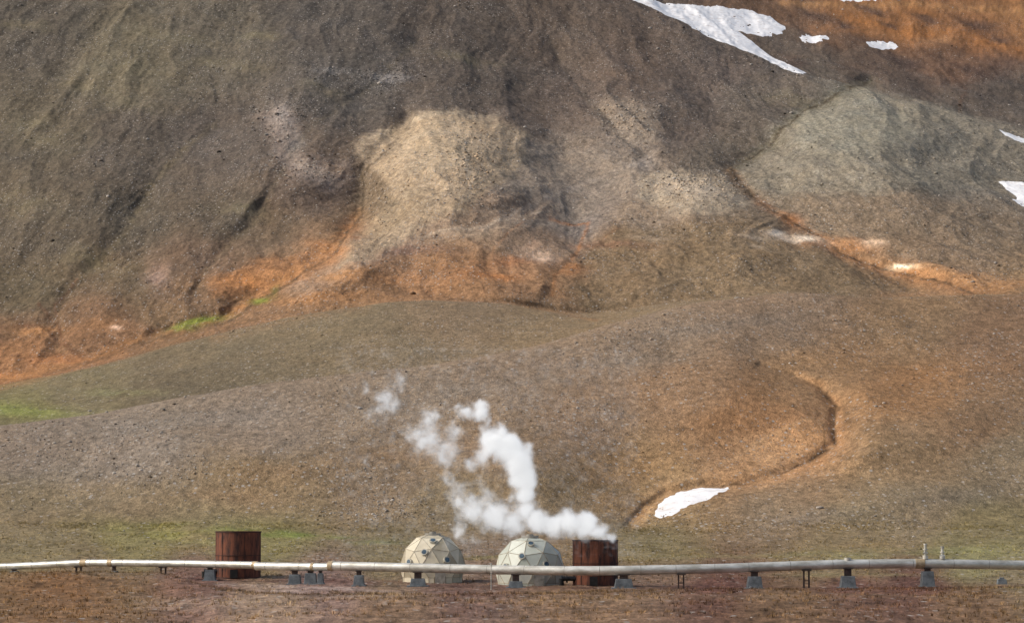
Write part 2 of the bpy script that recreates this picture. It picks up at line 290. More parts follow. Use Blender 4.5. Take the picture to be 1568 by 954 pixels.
pb(250,815,110,14,(133,131,76),.55,4,N*gm); pb(480,822,110,4.5,(110,125,62),.75,4,N*gm,1.4); pb(420,812,60,5,(112,123,64),.6,3,N*gm); pb(330,835,50,14,(142,135,94),.6,0,N*gm)
pb(1200,850,260,10,(124,119,82),.5,0,N*gm); pb(1500,845,120,12,(128,126,88),.6,0,N*gm);pb(60,850,120,8,(128,118,88),.6,0,N*gm); pb(740,852,40,5,(114,116,70),.5,0,N*gm)
pb(800,918,16,2.5,(118,124,66),.6,0,N,1.3); pb(1320,880,180,3,(136,130,95),.5,0,N*gm)
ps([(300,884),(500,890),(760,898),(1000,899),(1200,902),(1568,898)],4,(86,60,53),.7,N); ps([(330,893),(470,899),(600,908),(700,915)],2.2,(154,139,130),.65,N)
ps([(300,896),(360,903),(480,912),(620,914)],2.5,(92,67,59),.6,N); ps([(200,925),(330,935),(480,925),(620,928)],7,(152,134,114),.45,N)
ps([(240,885),(265,893),(330,916),(480,925),(700,925),(900,921),(1200,918),(1568,911)],3.2,(68,52,42),.85,N)  # dark lip: shade under the bank edge painted into the ground colour
ps([(700,938),(900,937),(1100,933),(1400,930),(1568,934)],4,(138,116,91),.35,N)
ps([(0,884),(120,883),(250,886)],2.5,(88,68,52),.75,N); pb(440,905,60,4,(144,131,125),.5,0,N); pb(100,908,160,14,(118,88,60),.5,0,N)
# noise modulation
streak=fbm(X/20,(Zg+0.10*X)/2.4,5,91,.6); down=fbm((X+w1*6)/3.5,Dg/45,4,97); pat=fbm(X/16,Dg/28,6,99,.62); fine=fbm(X/1.5,Dg/3.4,3,103,.7)
blot=fbm(X/5.5,Dg/11,5,111,.6)
mt=np.clip((S-15.5),0,1)
br=1+mt*(0.10*streak+0.16*down+0.12*pat+0.42*fine+0.17*blot+0.10*(er-.55))+(1-mt)*(0.08*pat+0.15*blot+0.30*fine+0.12*down)
fg=sstep(300,265,Dg); br=br+fg*(0.55*fbm(X/0.9,Dg/2.0,3,203,.7)+0.30*fbm(X/4,Dg/7,5,207,.6))
COL=COL*np.clip(br,0.35,2.2)[...,None]
wm=np.clip(0.5+0.6*fbm(X/9,Dg/14,5,121),0,1)[...,None]
COL=COL*((1-wm)*np.array([0.99,1.0,1.02])+wm*np.array([1.035,0.99,0.94]))
rg=np.clip(COL[...,0]-COL[...,1]*1.6,0,1)*mt; COL[...,0]-=rg*.12; COL[...,1]+=rg*.05
rocky=np.clip(0.25+0.9*fbm(X/20,Dg/30,4,131),0,1)*np.where(S>7.5,1,.55)
for a in [(430,190,40,50),(480,262,60,24),(600,115,50,20),(690,260,80,50),(1060,290,80,30),(960,190,60,40),(600,780,90,20),(160,700,160,40),(640,380,60,18)]:
    rocky=np.clip(rocky+0.8*blob(*a),0,1)
# ---------------------------------------------------------------- mesh builder
def grid_mesh(name,co,facesel=None):
    r,cn=co.shape[:2]; me=bpy.data.meshes.new(name)
    idx=np.arange(r*cn,dtype=np.int32).reshape(r,cn)
    q=np.stack([idx[:-1,:-1],idx[:-1,1:],idx[1:,1:],idx[1:,:-1]],-1)
    q=q.reshape(-1,4) if facesel is None else q[facesel]
    cov=co.reshape(-1,3)
    if facesel is not None:
        used,inv=np.unique(q,return_inverse=True); cov=cov[used]; q=inv.reshape(-1,4).astype(np.int32)
    me.vertices.add(len(cov)); me.vertices.foreach_set("co",cov.astype(np.float32).ravel())
    me.loops.add(q.size); me.loops.foreach_set("vertex_index",q.ravel().astype(np.int32))
    me.polygons.add(len(q)); me.polygons.foreach_set("loop_start",np.arange(0,q.size,4,dtype=np.int32))
    me.polygons.foreach_set("use_smooth",np.ones(len(q),bool))
    me.update(calc_edges=True)
    ob=bpy.data.objects.new(name,me); scene.collection.objects.link(ob); return ob
co=np.stack([X,Dg,Zg],-1)
terr=grid_mesh("hillside_terrain",co)
at=terr.data.attributes.new("Col","FLOAT_COLOR","POINT")
at.data.foreach_set("color",np.concatenate([COL/GAIN,np.ones((R,C,1))],-1).astype(np.float32).ravel())
at=terr.data.attributes.new("rocky","FLOAT","POINT"); at.data.foreach_set("value",rocky.astype(np.float32).ravel())
# ---------------------------------------------------------------- node helper
def mat(name):
    m=bpy.data.materials.new(name); m.use_nodes=True; nt=m.node_tree; nt.nodes.clear()
    return m,nt
def nd(nt,t,**k):
    n=nt.nodes.new(t)
    for a,b in k.items(): setattr(n,a,b)
    return n
m,nt=mat("volcanic_soil"); L=nt.links.new
out=nd(nt,'ShaderNodeOutputMaterial'); bs=nd(nt,'ShaderNodeBsdfPrincipled'); bs.inputs['Roughness'].default_value=.95
bs.inputs['Specular IOR Level'].default_value=.1
col=nd(nt,'ShaderNodeAttribute',attribute_name="Col"); rk=nd(nt,'ShaderNodeAttribute',attribute_name="rocky")
tc=nd(nt,'ShaderNodeTexCoord'); mpp=nd(nt,'ShaderNodeMapping'); mpp.inputs['Scale'].default_value=(1,.5,1); L(tc.outputs['Object'],mpp.inputs[0])
n1=nd(nt,'ShaderNodeTexNoise'); n1.inputs['Scale'].default_value=1.3; n1.inputs['Detail'].default_value=5; n1.inputs['Roughness'].default_value=.8
n2=nd(nt,'ShaderNodeTexNoise'); n2.inputs['Scale'].default_value=7; n2.inputs['Detail'].default_value=2
v1=nd(nt,'ShaderNodeTexVoronoi'); v1.inputs['Scale'].default_value=1.35
v2=nd(nt,'ShaderNodeTexVoronoi'); v2.inputs['Scale'].default_value=3.1
for n in (n1,n2,v1,v2): L(mpp.outputs[0],n.inputs['Vector'])
mr=nd(nt,'ShaderNodeMapRange'); L(n1.outputs['Fac'],mr.inputs[0]); mr.inputs[1].default_value=.3; mr.inputs[2].default_value=.7; mr.inputs[3].default_value=.5; mr.inputs[4].default_value=1.5
mr2=nd(nt,'ShaderNodeMapRange'); L(n2.outputs['Fac'],mr2.inputs[0]); mr2.inputs[1].default_value=.3; mr2.inputs[2].default_value=.7; mr2.inputs[3].default_value=.7; mr2.inputs[4].default_value=1.3
mu=nd(nt,'ShaderNodeMath',operation='MULTIPLY'); L(mr.outputs[0],mu.inputs[0]); L(mr2.outputs[0],mu.inputs[1])
vm=nd(nt,'ShaderNodeVectorMath',operation='SCALE'); L(col.outputs['Color'],vm.inputs[0]); L(mu.outputs[0],vm.inputs['Scale'])
def stones(v,rad,thr_lo,colr,prev,amount):
    sep=nd(nt,'ShaderNodeSeparateColor'); L(v.outputs['Color'],sep.inputs[0])
    a=nd(nt,'ShaderNodeMapRange'); L(v.outputs['Distance'],a.inputs[0]); a.inputs[1].default_value=rad; a.inputs[2].default_value=rad*.6; 
    th=nd(nt,'ShaderNodeMath',operation='MULTIPLY_ADD'); L(rk.outputs['Fac'],th.inputs[0]); th.inputs[1].default_value=-.3; th.inputs[2].default_value=thr_lo
    g=nd(nt,'ShaderNodeMath',operation='GREATER_THAN'); L(sep.outputs[0],g.inputs[0]); L(th.outputs[0],g.inputs[1])
    mm=nd(nt,'ShaderNodeMath',operation='MULTIPLY'); L(a.outputs[0],mm.inputs[0]); L(g.outputs[0],mm.inputs[1])
    m3=nd(nt,'ShaderNodeMath',operation='MULTIPLY'); L(mm.outputs[0],m3.inputs[0]); m3.inputs[1].default_value=amount
    mx=nd(nt,'ShaderNodeMix',data_type='RGBA'); L(m3.outputs[0],mx.inputs[0]); L(prev,mx.inputs[6]); mx.inputs[7].default_value=(*colr,1)
    return mx.outputs[2]
o1=stones(v1,.34,.93,(.46,.42,.37),vm.outputs[0],.75)
o2=stones(v2,.4,.97,(.38,.34,.30),o1,.7)
L(o2,bs.inputs['Base Color'])
bp=nd(nt,'ShaderNodeBump'); bp.inputs['Strength'].default_value=.75; bp.inputs['Distance'].default_value=.6; L(n1.outputs['Fac'],bp.inputs['Height']); L(bp.outputs[0],bs.inputs['Normal'])
L(bs.outputs[0],out.inputs[0]); terr.data.materials.append(m)
# ---------------------------------------------------------------- snow patches
ms,nt=mat("snow"); out=nd(nt,'ShaderNodeOutputMaterial'); bs=nd(nt,'ShaderNodeBsdfPrincipled'); bs.inputs['Roughness'].default_value=.8
ns=nd(nt,'ShaderNodeTexNoise'); ns.inputs['Scale'].default_value=.35; ns.inputs['Detail'].default_value=8; ns.inputs['Roughness'].default_value=.7; tc=nd(nt,'ShaderNodeTexCoord'); nt.links.new(tc.outputs['Object'],ns.inputs['Vector'])
cr=nd(nt,'ShaderNodeValToRGB'); cr.color_ramp.elements[0].position=.3; cr.color_ramp.elements[0].color=(.62,.56,.51,1); cr.color_ramp.elements[1].position=.5; cr.color_ramp.elements[1].color=(.92,.905,.885,1)
nt.links.new(ns.outputs['Fac'],cr.inputs[0]); nt.links.new(cr.outputs[0],bs.inputs['Base Color'])
bpn=nd(nt,'ShaderNodeBump'); bpn.inputs['Strength'].default_value=.2; bpn.inputs['Distance'].default_value=.4; nt.links.new(ns.outputs['Fac'],bpn.inputs['Height']); nt.links.new(bpn.outputs[0],bs.inputs['Normal']); nt.links.new(bs.outputs[0],out.inputs[0])
snows=[([(945,-12),(1000,0),(1060,9),(1110,14),(1150,18),(1180,26),(1205,46),(1196,54),(1170,58),(1150,54),(1128,48),(1140,58),(1160,70),(1200,95),(1252,123),(1205,114),(1150,94),(1108,72),(1070,50),(1030,30),(990,12)],20.9,25),
 ([(1224,58),(1240,54),(1266,58),(1270,63),(1250,66),(1230,64)],21.3,25),([(1326,66),(1345,61),(1372,64),(1376,70),(1350,76),(1330,74)],21.3,25),
 ([(1528,274),(1550,278),(1620,292),(1640,330),(1568,314),(1550,306),(1556,300),(1542,290)],16.2,21.4),([(1530,202),(1560,208),(1640,226),(1640,236),(1560,216),(1540,210)],16.2,22.5),
 ([(1270,-6),(1380,-8),(1375,1),(1290,3)],21.3,25),
 ([(1003,791),(1008,777),(1020,764),(1036,755),(1075,749),(1118,748),(1105,757),(1085,766),(1060,778),(1035,786),(1010,794)],7.5,13)]
for pts,s0,s1 in snows:
    A=U+w1*3.0+n3*5; B=V+w2*2+n3*3
    d=pdist(pts,A,B,30,True); ins=inside(pts,A,B); sd=np.where(ins,d,-d)
    ok=(S>s0)&(S<s1)&(sd>-6)
    px=Dg/F
    f=ok[:-1,:-1]&ok[1:,:-1]&ok[:-1,1:]&ok[1:,1:]
    if f.sum()<4: continue
    c2=co.copy(); off=np.clip(sd*px*0.10,-.6,.12)
    c2[...,2]+=off*.8; c2[...,1]-=off*.5
    ob=grid_mesh("snow_patch",c2,f); ob.data.materials.append(ms)
# ---------------------------------------------------------------- rocks & grass
def ground_z(x,y):
    rr=(Dg[:,C//2]>y-6)&(Dg[:,C//2]<y+6); xs=X[rr];ys=Dg[rr];zs=Zg[rr]
    i=np.argmin((xs-x)**2+(ys-y)**2); return float(zs.ravel()[i])
def attr_mat(name,rough=.9,nscale=3):
    m,nt=mat(name); out=nd(nt,'ShaderNodeOutputMaterial'); bs=nd(nt,'ShaderNodeBsdfPrincipled'); bs.inputs['Roughness'].default_value=rough; bs.inputs['Specular IOR Level'].default_value=.2
    a=nd(nt,'ShaderNodeAttribute',attribute_name="Col"); n=nd(nt,'ShaderNodeTexNoise'); n.inputs['Scale'].default_value=nscale; tc=nd(nt,'ShaderNodeTexCoord'); nt.links.new(tc.outputs['Object'],n.inputs['Vector'])
    r=nd(nt,'ShaderNodeMapRange'); nt.links.new(n.outputs['Fac'],r.inputs[0]); r.inputs[3].default_value=.6; r.inputs[4].default_value=1.4
    v=nd(nt,'ShaderNodeVectorMath',operation='SCALE'); nt.links.new(a.outputs['Color'],v.inputs[0]); nt.links.new(r.outputs[0],v.inputs['Scale']); nt.links.new(v.outputs[0],bs.inputs['Base Color']); nt.links.new(bs.outputs[0],out.inputs[0]); return m
bmx=bmesh.new(); bmesh.ops.create_icosphere(bmx,subdivisions=1,radius=1); ico=np.array([v.co[:] for v in bmx.verts]); icf=np.array([[v.index for v in f.verts] for f in bmx.faces]); bmx.free()
def tri_mesh(name,co,f,colv,material):
    me=bpy.data.meshes.new(name); me.vertices.add(len(co)); me.vertices.foreach_set("co",co.astype(np.float32).ravel())
    me.loops.add(f.size); me.loops.foreach_set("vertex_index",f.ravel().astype(np.int32)); me.polygons.add(len(f)); me.polygons.foreach_set("loop_start",np.arange(0,f.size,3,dtype=np.int32)); me.update(calc_edges=True)
    a=me.attributes.new("Col","FLOAT_COLOR","POINT"); a.data.foreach_set("color",np.concatenate([colv,np.ones((len(colv),1))],1).astype(np.float32).ravel())
    ob=bpy.data.objects.new(name,me); scene.collection.objects.link(ob); me.materials.append(material); return ob
def pick(wt,n):
    wf=wt.ravel(); cs=np.cumsum(wf); i=np.searchsorted(cs,rng.random(n)*cs[-1]); return np.clip(i,0,wf.size-1)
wr=np.where((S>7.2),1.0,0.0)*np.where(S>13,.55,.9)*(0.15+rocky**2*2.0)
for a in [(430,190,30,40,5),(485,262,45,14,6),(600,115,30,12,8),(510,108,30,8,6),(720,250,30,50,5),(1060,285,60,18,9),(960,178,40,18,5),(620,780,80,16,3),(560,795,40,10,3),(580,330,20,50,3)]:
    wr=wr+a[4]*blob(*a[:4])*(S>7.2)
wr+=((S>4)&(S<7))*0.5*(V<965)
for a in [(1050,715,260,25)]: wr*=1-.85*blob(*a)
nR=20000; idx=pick(wr,nR); pos=co.reshape(-1,3)[idx]+rng.normal(0,.15,(nR,3))*[1,1,0]
px=pos[:,1]/F
sz=px*np.exp(rng.normal(0.0,.42,nR))*0.9; sz=np.where(pos[:,1]<290,sz*.65,sz)
ang=rng.random(nR)*6.28; sc3=np.stack([sz*rng.uniform(.8,1.5,nR),sz*rng.uniform(.8,1.3,nR),sz*rng.uniform(.5,.95,nR)],1)
v=ico[None]*(1+rng.normal(0,.16,(nR,12,1)))*sc3[:,None]
ca,sa=np.cos(ang)[:,None],np.sin(ang)[:,None]
vr=np.stack([v[...,0]*ca-v[...,1]*sa,v[...,0]*sa+v[...,1]*ca,v[...,2]],-1)+pos[:,None]+np.array([0,0,1])*(sz*.25)[:,None,None]
fc=icf[None]+(np.arange(nR)*12)[:,None,None]
bc=COL.reshape(-1,3)[idx]/GAIN; t=rng.random(nR)[:,None]
pale=lin((182,172,160))*rng.uniform(.6,1.2,(nR,1)); dark=bc*.45
rc=np.where(t<.5,bc*1.3+0.03,np.where(t<.84,pale,dark))
tri_mesh("scattered_rocks",vr.reshape(-1,3),fc.reshape(-1,3),np.repeat(rc,12,0),attr_mat("rock"))
wg=np.where((S>4)&(S<9.5)&(V<958)&(V>800),1.0,0)*(0.15+np.clip(fbm(X/6,Dg/6,3,140)+.2,0,1))
wg*=1-.9*np.exp(-(pdist([(300,890),(700,900),(1568,900)],None,None,40)/9)**2)
wg+=1.5*np.exp(-((V-bv-4)/4)**2)*near*(S>4)
nG=20000; idx=pick(wg,nG); pos=co.reshape(-1,3)[idx]+rng.normal(0,.2,(nG,3))*[1,1,0]
B=7; hh=rng.uniform(.08,.32,(nG,1))*rng.uniform(.6,1.1,(nG,B)); an=rng.random((nG,B))*6.28; ln=rng.uniform(.04,.18,(nG,B)); wd=.024
base=pos[:,None]+np.stack([np.cos(an)*.08,np.sin(an)*.08,an*0-.02],-1)
sd_=np.stack([-np.sin(an)*wd,np.cos(an)*wd,an*0],-1); tip=base+np.stack([np.cos(an)*ln,np.sin(an)*ln,hh],-1)
vv=np.stack([base-sd_,base+sd_,tip],2).reshape(-1,3); ff=np.arange(len(vv)).reshape(-1,3)
gc=COL.reshape(-1,3)[idx]/GAIN*rng.uniform(.7,1.8,(nG,1))*np.array([1.05,1.04,.84])
tri_mesh("dry_grass",vv,ff,np.repeat(gc,B*3,0),attr_mat("grass"))
# ---------------------------------------------------------------- hard-surface helpers
def new_empty(name,loc):
    e=bpy.data.objects.new(name,None); e.location=loc; e.empty_display_size=.5; scene.collection.objects.link(e); return e
def add_obj(name,bm,material,parent=None,smooth=False,bevel=0):
    me=bpy.data.meshes.new(name); bm.normal_update(); bm.to_mesh(me); bm.free()
    if smooth:
        me.polygons.foreach_set("use_smooth",np.ones(len(me.polygons),bool)); me.set_sharp_from_angle(angle=math.radians(40))
    ob=bpy.data.objects.new(name,me); scene.collection.objects.link(ob)
    for mm in (material if isinstance(material,(list,tuple)) else [material]): me.materials.append(mm)
    if parent: ob.parent=parent; ob.matrix_parent_inverse=Matrix.Translation(-parent.location)
    if bevel:
        b=ob.modifiers.new("bevel","BEVEL"); b.width=bevel; b.segments=2; b.limit_method='ANGLE'
    return ob
def tube(bm,pts,r,seg=24,cap=True):
    rings=[]; n=len(pts)
    for i,p in enumerate(pts):
        p=Vector(p); a=Vector(pts[max(i-1,0)]); b=Vector(pts[min(i+1,n-1)]); d=(b-a).normalized()
        up=Vector((0,0,1)) if abs(d.z)<.9 else Vector((0,1,0)); s=d.cross(up).normalized(); w=s.cross(d)
        rr=r[i] if isinstance(r,(list,tuple)) else r
        rings.append([bm.verts.new(p+(s*math.cos(t)+w*math.sin(t))*rr) for t in [2*math.pi*k/seg for k in range(seg)]])
    for a,b in zip(rings[:-1],rings[1:]):
        for k in range(seg): bm.faces.new((a[k],a[(k+1)%seg],b[(k+1)%seg],b[k]))
    if cap: bm.faces.new(rings[0][::-1]); bm.faces.new(rings[-1])
def box(bm,c,s,taper=1.0,rot=0):
    vs=[]
    for z in (-1,1):
        t=taper if z>0 else 1
        for x,y in ((-1,-1),(1,-1),(1,1),(-1,1)):
            px_,py_=x*s[0]/2*t,y*s[1]/2*t
            vs.append(bm.verts.new((c[0]+px_*math.cos(rot)-py_*math.sin(rot),c[1]+px_*math.sin(rot)+py_*math.cos(rot),c[2]+z*s[2]/2)))
    for f in ((3,2,1,0),(4,5,6,7),(0,1,5,4),(1,2,6,5),(2,3,7,6),(3,0,4,7)): bm.faces.new([vs[i] for i in f])
def simple(name,c1,c2,scale=2,rough=.6,metal=0,stretch=(1,1,1),bump=.1,lo=.35,hi=.65,detail=6):
    m,nt=mat(name); out=nd(nt,'ShaderNodeOutputMaterial'); bs=nd(nt,'ShaderNodeBsdfPrincipled'); bs.inputs['Roughness'].default_value=rough; bs.inputs['Metallic'].default_value=metal
    tc=nd(nt,'ShaderNodeTexCoord'); mp=nd(nt,'ShaderNodeMapping'); mp.inputs['Scale'].default_value=stretch; n=nd(nt,'ShaderNodeTexNoise'); n.inputs['Scale'].default_value=scale; n.inputs['Detail'].default_value=detail; n.inputs['Roughness'].default_value=.65
    nt.links.new(tc.outputs['Object'],mp.inputs[0]); nt.links.new(mp.outputs[0],n.inputs['Vector'])
    cr=nd(nt,'ShaderNodeValToRGB'); e=cr.color_ramp.elements; e[0].position=lo; e[0].color=(*c1,1); e[1].position=hi; e[1].color=(*c2,1)
    nt.links.new(n.outputs['Fac'],cr.inputs[0]); nt.links.new(cr.outputs[0],bs.inputs['Base Color'])
    if bump:
        b=nd(nt,'ShaderNodeBump'); b.inputs['Strength'].default_value=bump; b.inputs['Distance'].default_value=.05; nt.links.new(n.outputs['Fac'],b.inputs['Height']); nt.links.new(b.outputs[0],bs.inputs['Normal'])
    nt.links.new(bs.outputs[0],out.inputs[0]); return m
alu=simple("weathered_aluminium",tuple(lin((178,174,160))),tuple(lin((232,230,220))),.55,.38,.35,(1,3,3),.04)
alu2=simple("cladding_seam",tuple(lin((130,126,116))),tuple(lin((176,170,158))),2,.5,.3)
band=simple("rust_stained_band",tuple(lin((150,128,98))),tuple(lin((196,176,142))),3,.6,.2)
conc=simple("concrete",tuple(lin((80,84,86))),tuple(lin((122,128,130))),1.6,.85)
rust=simple("rusted_steel",tuple(lin((58,36,30))),tuple(lin((144,84,56))),1.5,.8,.05,(1.6,1.6,.35),.2,.38,.68,8)
rustd=simple("dark_rust",tuple(lin((44,31,27))),tuple(lin((84,54,43))),2,.8)
black=simple("blackened_steel",tuple(lin((26,26,26))),tuple(lin((54,52,50))),3,.5,.3)
brown=simple("brown_steel",tuple(lin((52,40,36))),tuple(lin((84,66,56))),3,.7)
# ---------------------------------------------------------------- pipeline
PL=[(-500,872,300),(-150,868,290),(0,867.5,284),(60,865,282),(128,861.5,280),(180,861.5,278),(300,863,274),(392,865,270)]
PM=[(392,866.5,266),(505,868,262)]
PR=[(505,866,258),(640,869,255),(760,872,253),(870,873.5,251),(960,873,250),(1100,870,250),(1200,866.5,250.5),(1290,863.5,251),(1400,862.5,251.5),(1480,863.5,252),(1568,865,253),(1800,868,256),(2100,872,262)]
pc=world(784,870,252); pipe=new_empty("steam_pipeline",(pc.x,pc.y,pc.z))
def dense(pts,n=10):
    o=[]
    for a,b in zip(pts[:-1],pts[1:]):
        o+=[a+(b-a)*(i/n) for i in range(n)]
    return o+[pts[-1]]
allp=[]
for nm,run,r in (("pipe_run_west",PL,.33),("pipe_run_link",PM,.36),("pipe_run_east",PR,.40)):
    w=[world(*p) for p in run]; allp.append((w,r))
    bm=bmesh.new(); tube(bm,dense(w,6),r,32); add_obj(nm,bm,alu,pipe,True)
    bm=bmesh.new(); cum=0; nxt=1.2
    for a,b in zip(w[:-1],w[1:]):
        d=b-a; l=d.length; d.normalize()
        while nxt<cum+l:
            p=a+d*(nxt-cum); tube(bm,[p-d*.02,p+d*.02],r+.01,32); nxt+=2.8+1.2*rng.random()
        cum+=l
    add_obj(nm+"_seams",bm,alu2,pipe,True)
def on_pipe(u):
    for w,r in (allp[2],allp[1],allp[0]):
        us=[CX+F*p.x/(p.y*cp+(p.z-H)*sp) for p in w]
        for i in range(len(us)-1):
            if us[i]<=u<=us[i+1]:
                t=(u-us[i])/(us[i+1]-us[i]); return w[i].lerp(w[i+1],t),(w[i+1]-w[i]).normalized(),r
bm=bmesh.new()
for u,hw in ((129,.35),(170,.25),(392,.3),(507,.22),(1408,.4),(480,.15)):
    p,d,r=on_pipe(u); tube(bm,[p-d*hw,p+d*hw],r+.035,32)
add_obj("stained_collars",bm,band,pipe,True)
bmc=bmesh.new(); bms=bmesh.new()
for u,w,hf in ((22,.9,.7),(175,.8,.6),(322,1.1,.9),(452,1.2,.75),(476,1.2,.85),(491,.6,.95),(550,1.0,.75),(640,1.5,.6),(790,1.4,.55),(955,1.7,.75),(1155,1.4,.75),(1298,1.4,.65),(1420,1.2,.95),(1700,1.2,.8),(-130,1.2,.8),(1850,1.2,.8)):
    p,d,r=on_pipe(u); gz=ground_z(p.x,p.y)-.12; top=p.z-r; hgt=(top-gz)
    hc=hgt*min(hf,.85); box(bmc,(p.x,p.y,gz+hc/2),(w,1.3,hc),.78)
    box(bmc,(p.x,p.y,gz+.1),(w*1.25,1.6,.2))
    box(bms,(p.x,p.y,(gz+hc+top)/2+.02),(w*.42,.5,max(top-gz-hc,.05)+.06))
    box(bms,(p.x,p.y,top+.02),(w*.6,.75,.08))
for u in (1043,1235,120,250):
    p,d,r=on_pipe(u); gz=ground_z(p.x,p.y)-.1; top=p.z-r
    for s in (-.22,.22):
        box(bms,(p.x+s,p.y,(gz+top)/2),(.1,.12,top-gz))
        box(bms,(p.x+s,p.y+.5,(gz+top)/2),(.1,.12,top-gz))
    box(bms,(p.x,p.y,top-.02),(.75,.8,.12)); box(bms,(p.x,p.y,gz+(top-gz)*.45),(.5,.08,.08))
add_obj("concrete_plinths",bmc,conc,pipe,False,.03); add_obj("steel_saddles",bms,brown,pipe,False,.01)
bm=bmesh.new()
for u,tv in ((1417,832),(1443,836)):
    p,d,r=on_pipe(u); zt=float(zof(tv,p.y)); tube(bm,[p,Vector((p.x,p.y,zt))],.12,16); tube(bm,[Vector((p.x,p.y,p.z+r)),Vector((p.x,p.y,p.z+r+.3))],.24,20)
    tube(bm,[Vector((p.x,p.y,zt-.55)),Vector((p.x,p.y,zt-.45))],.2,20); tube(bm,[Vector((p.x,p.y,zt-.12)),Vector((p.x,p.y,zt))],.16,16)
    tube(bm,[Vector((p.x-.22,p.y-.05,zt-.8)),Vector((p.x+.22,p.y-.05,zt-.8))],.07,12)
p,d,r=on_pipe(1298); tube(bm,[p,Vector((p.x,p.y,p.z+r+.16))],.3,18)
add_obj("vent_valves",bm,alu,pipe,True)
# ---------------------------------------------------------------- tanks
def tank(u,vt,vb,wpx,d,seed):
    c=world(u,vb,d); R_=wpx/2/F*d; top=float(zof(vt,d)); gz=ground_z(c.x,d)-.1
    e=new_empty("rusty_steel_tank",(c.x,d,gz))
    bm=bmesh.new(); seg=64; zs=[gz,gz+.1]+[gz+(top-gz)*k/4 for k in (1,2,3)]+[top]
    rg=[]
    for z in zs: rg.append([bm.verts.new((c.x+R_*math.cos(2*math.pi*k/seg),d+R_*math.sin(2*math.pi*k/seg),z)) for k in range(seg)])
    ri=R_-.04
    rg.append([bm.verts.new((c.x+ri*math.cos(2*math.pi*k/seg),d+ri*math.sin(2*math.pi*k/seg),top)) for k in range(seg)])
    rg.append([bm.verts.new((c.x+ri*math.cos(2*math.pi*k/seg),d+ri*math.sin(2*math.pi*k/seg),gz+.3)) for k in range(seg)])
    for a,b in zip(rg[:-1],rg[1:]):
        for k in range(seg): bm.faces.new((a[k],a[(k+1)%seg],b[(k+1)%seg],b[k]))
    bm.faces.new(rg[-1])
    add_obj("shell",bm,rust,e,True)
    bm=bmesh.new()
    for z,h in ((top-.05,.1),(gz+(top-gz)*.5,.05),(gz+.15,.12)):
        a=[];n=64
        for rr,zz in ((R_-.01,z-h/2),(R_+.05,z-h/2),(R_+.05,z+h/2),(R_-.01,z+h/2)):
            a.append([bm.verts.new((c.x+rr*math.cos(2*math.pi*k/n),d+rr*math.sin(2*math.pi*k/n),zz)) for k in range(n)])
        for q in range(4):
            for k in range(n): bm.faces.new((a[q][k],a[q][(k+1)%n],a[(q+1)%4][(k+1)%n],a[(q+1)%4][k]))
    for t in (-2.25,-1.2,-2.8,-.2):
        x,y=c.x+(R_+.01)*math.cos(t),d+(R_+.01)*math.sin(t); box(bm,(x,y,(gz+top)/2),(.05,.05,top-gz-.12),1,t)
    add_obj("rim_and_seams",bm,rustd,e)
    bm=bmesh.new(); x=c.x-R_-.1; y=d-R_*.4
    tube(bm,[(x-.9,y,gz+.75),(x+.6,y,gz+.75)],.22,20); tube(bm,[(x-.5,y,gz+.75),(x-.35,y,gz+.75)],.36,20); tube(bm,[(x-.9,y,gz+.75),(x-.9,y,gz-.05)],.22,16)
    tube(bm,[(x-.42,y,gz+.9),(x-.42,y,gz+1.5)],.06,10); tube(bm,[(x-.42,y-.25,gz+1.5),(x-.42,y+.25,gz+1.5)],.05,10); box(bm,(c.x-.2,d-R_-.05,gz+.55),(.7,.12,.8))
    add_obj("inlet_valve",bm,black,e,True)
    return c
tank(911.5,826,902,69,257,1); tank(364.5,813,886,69,277,2)
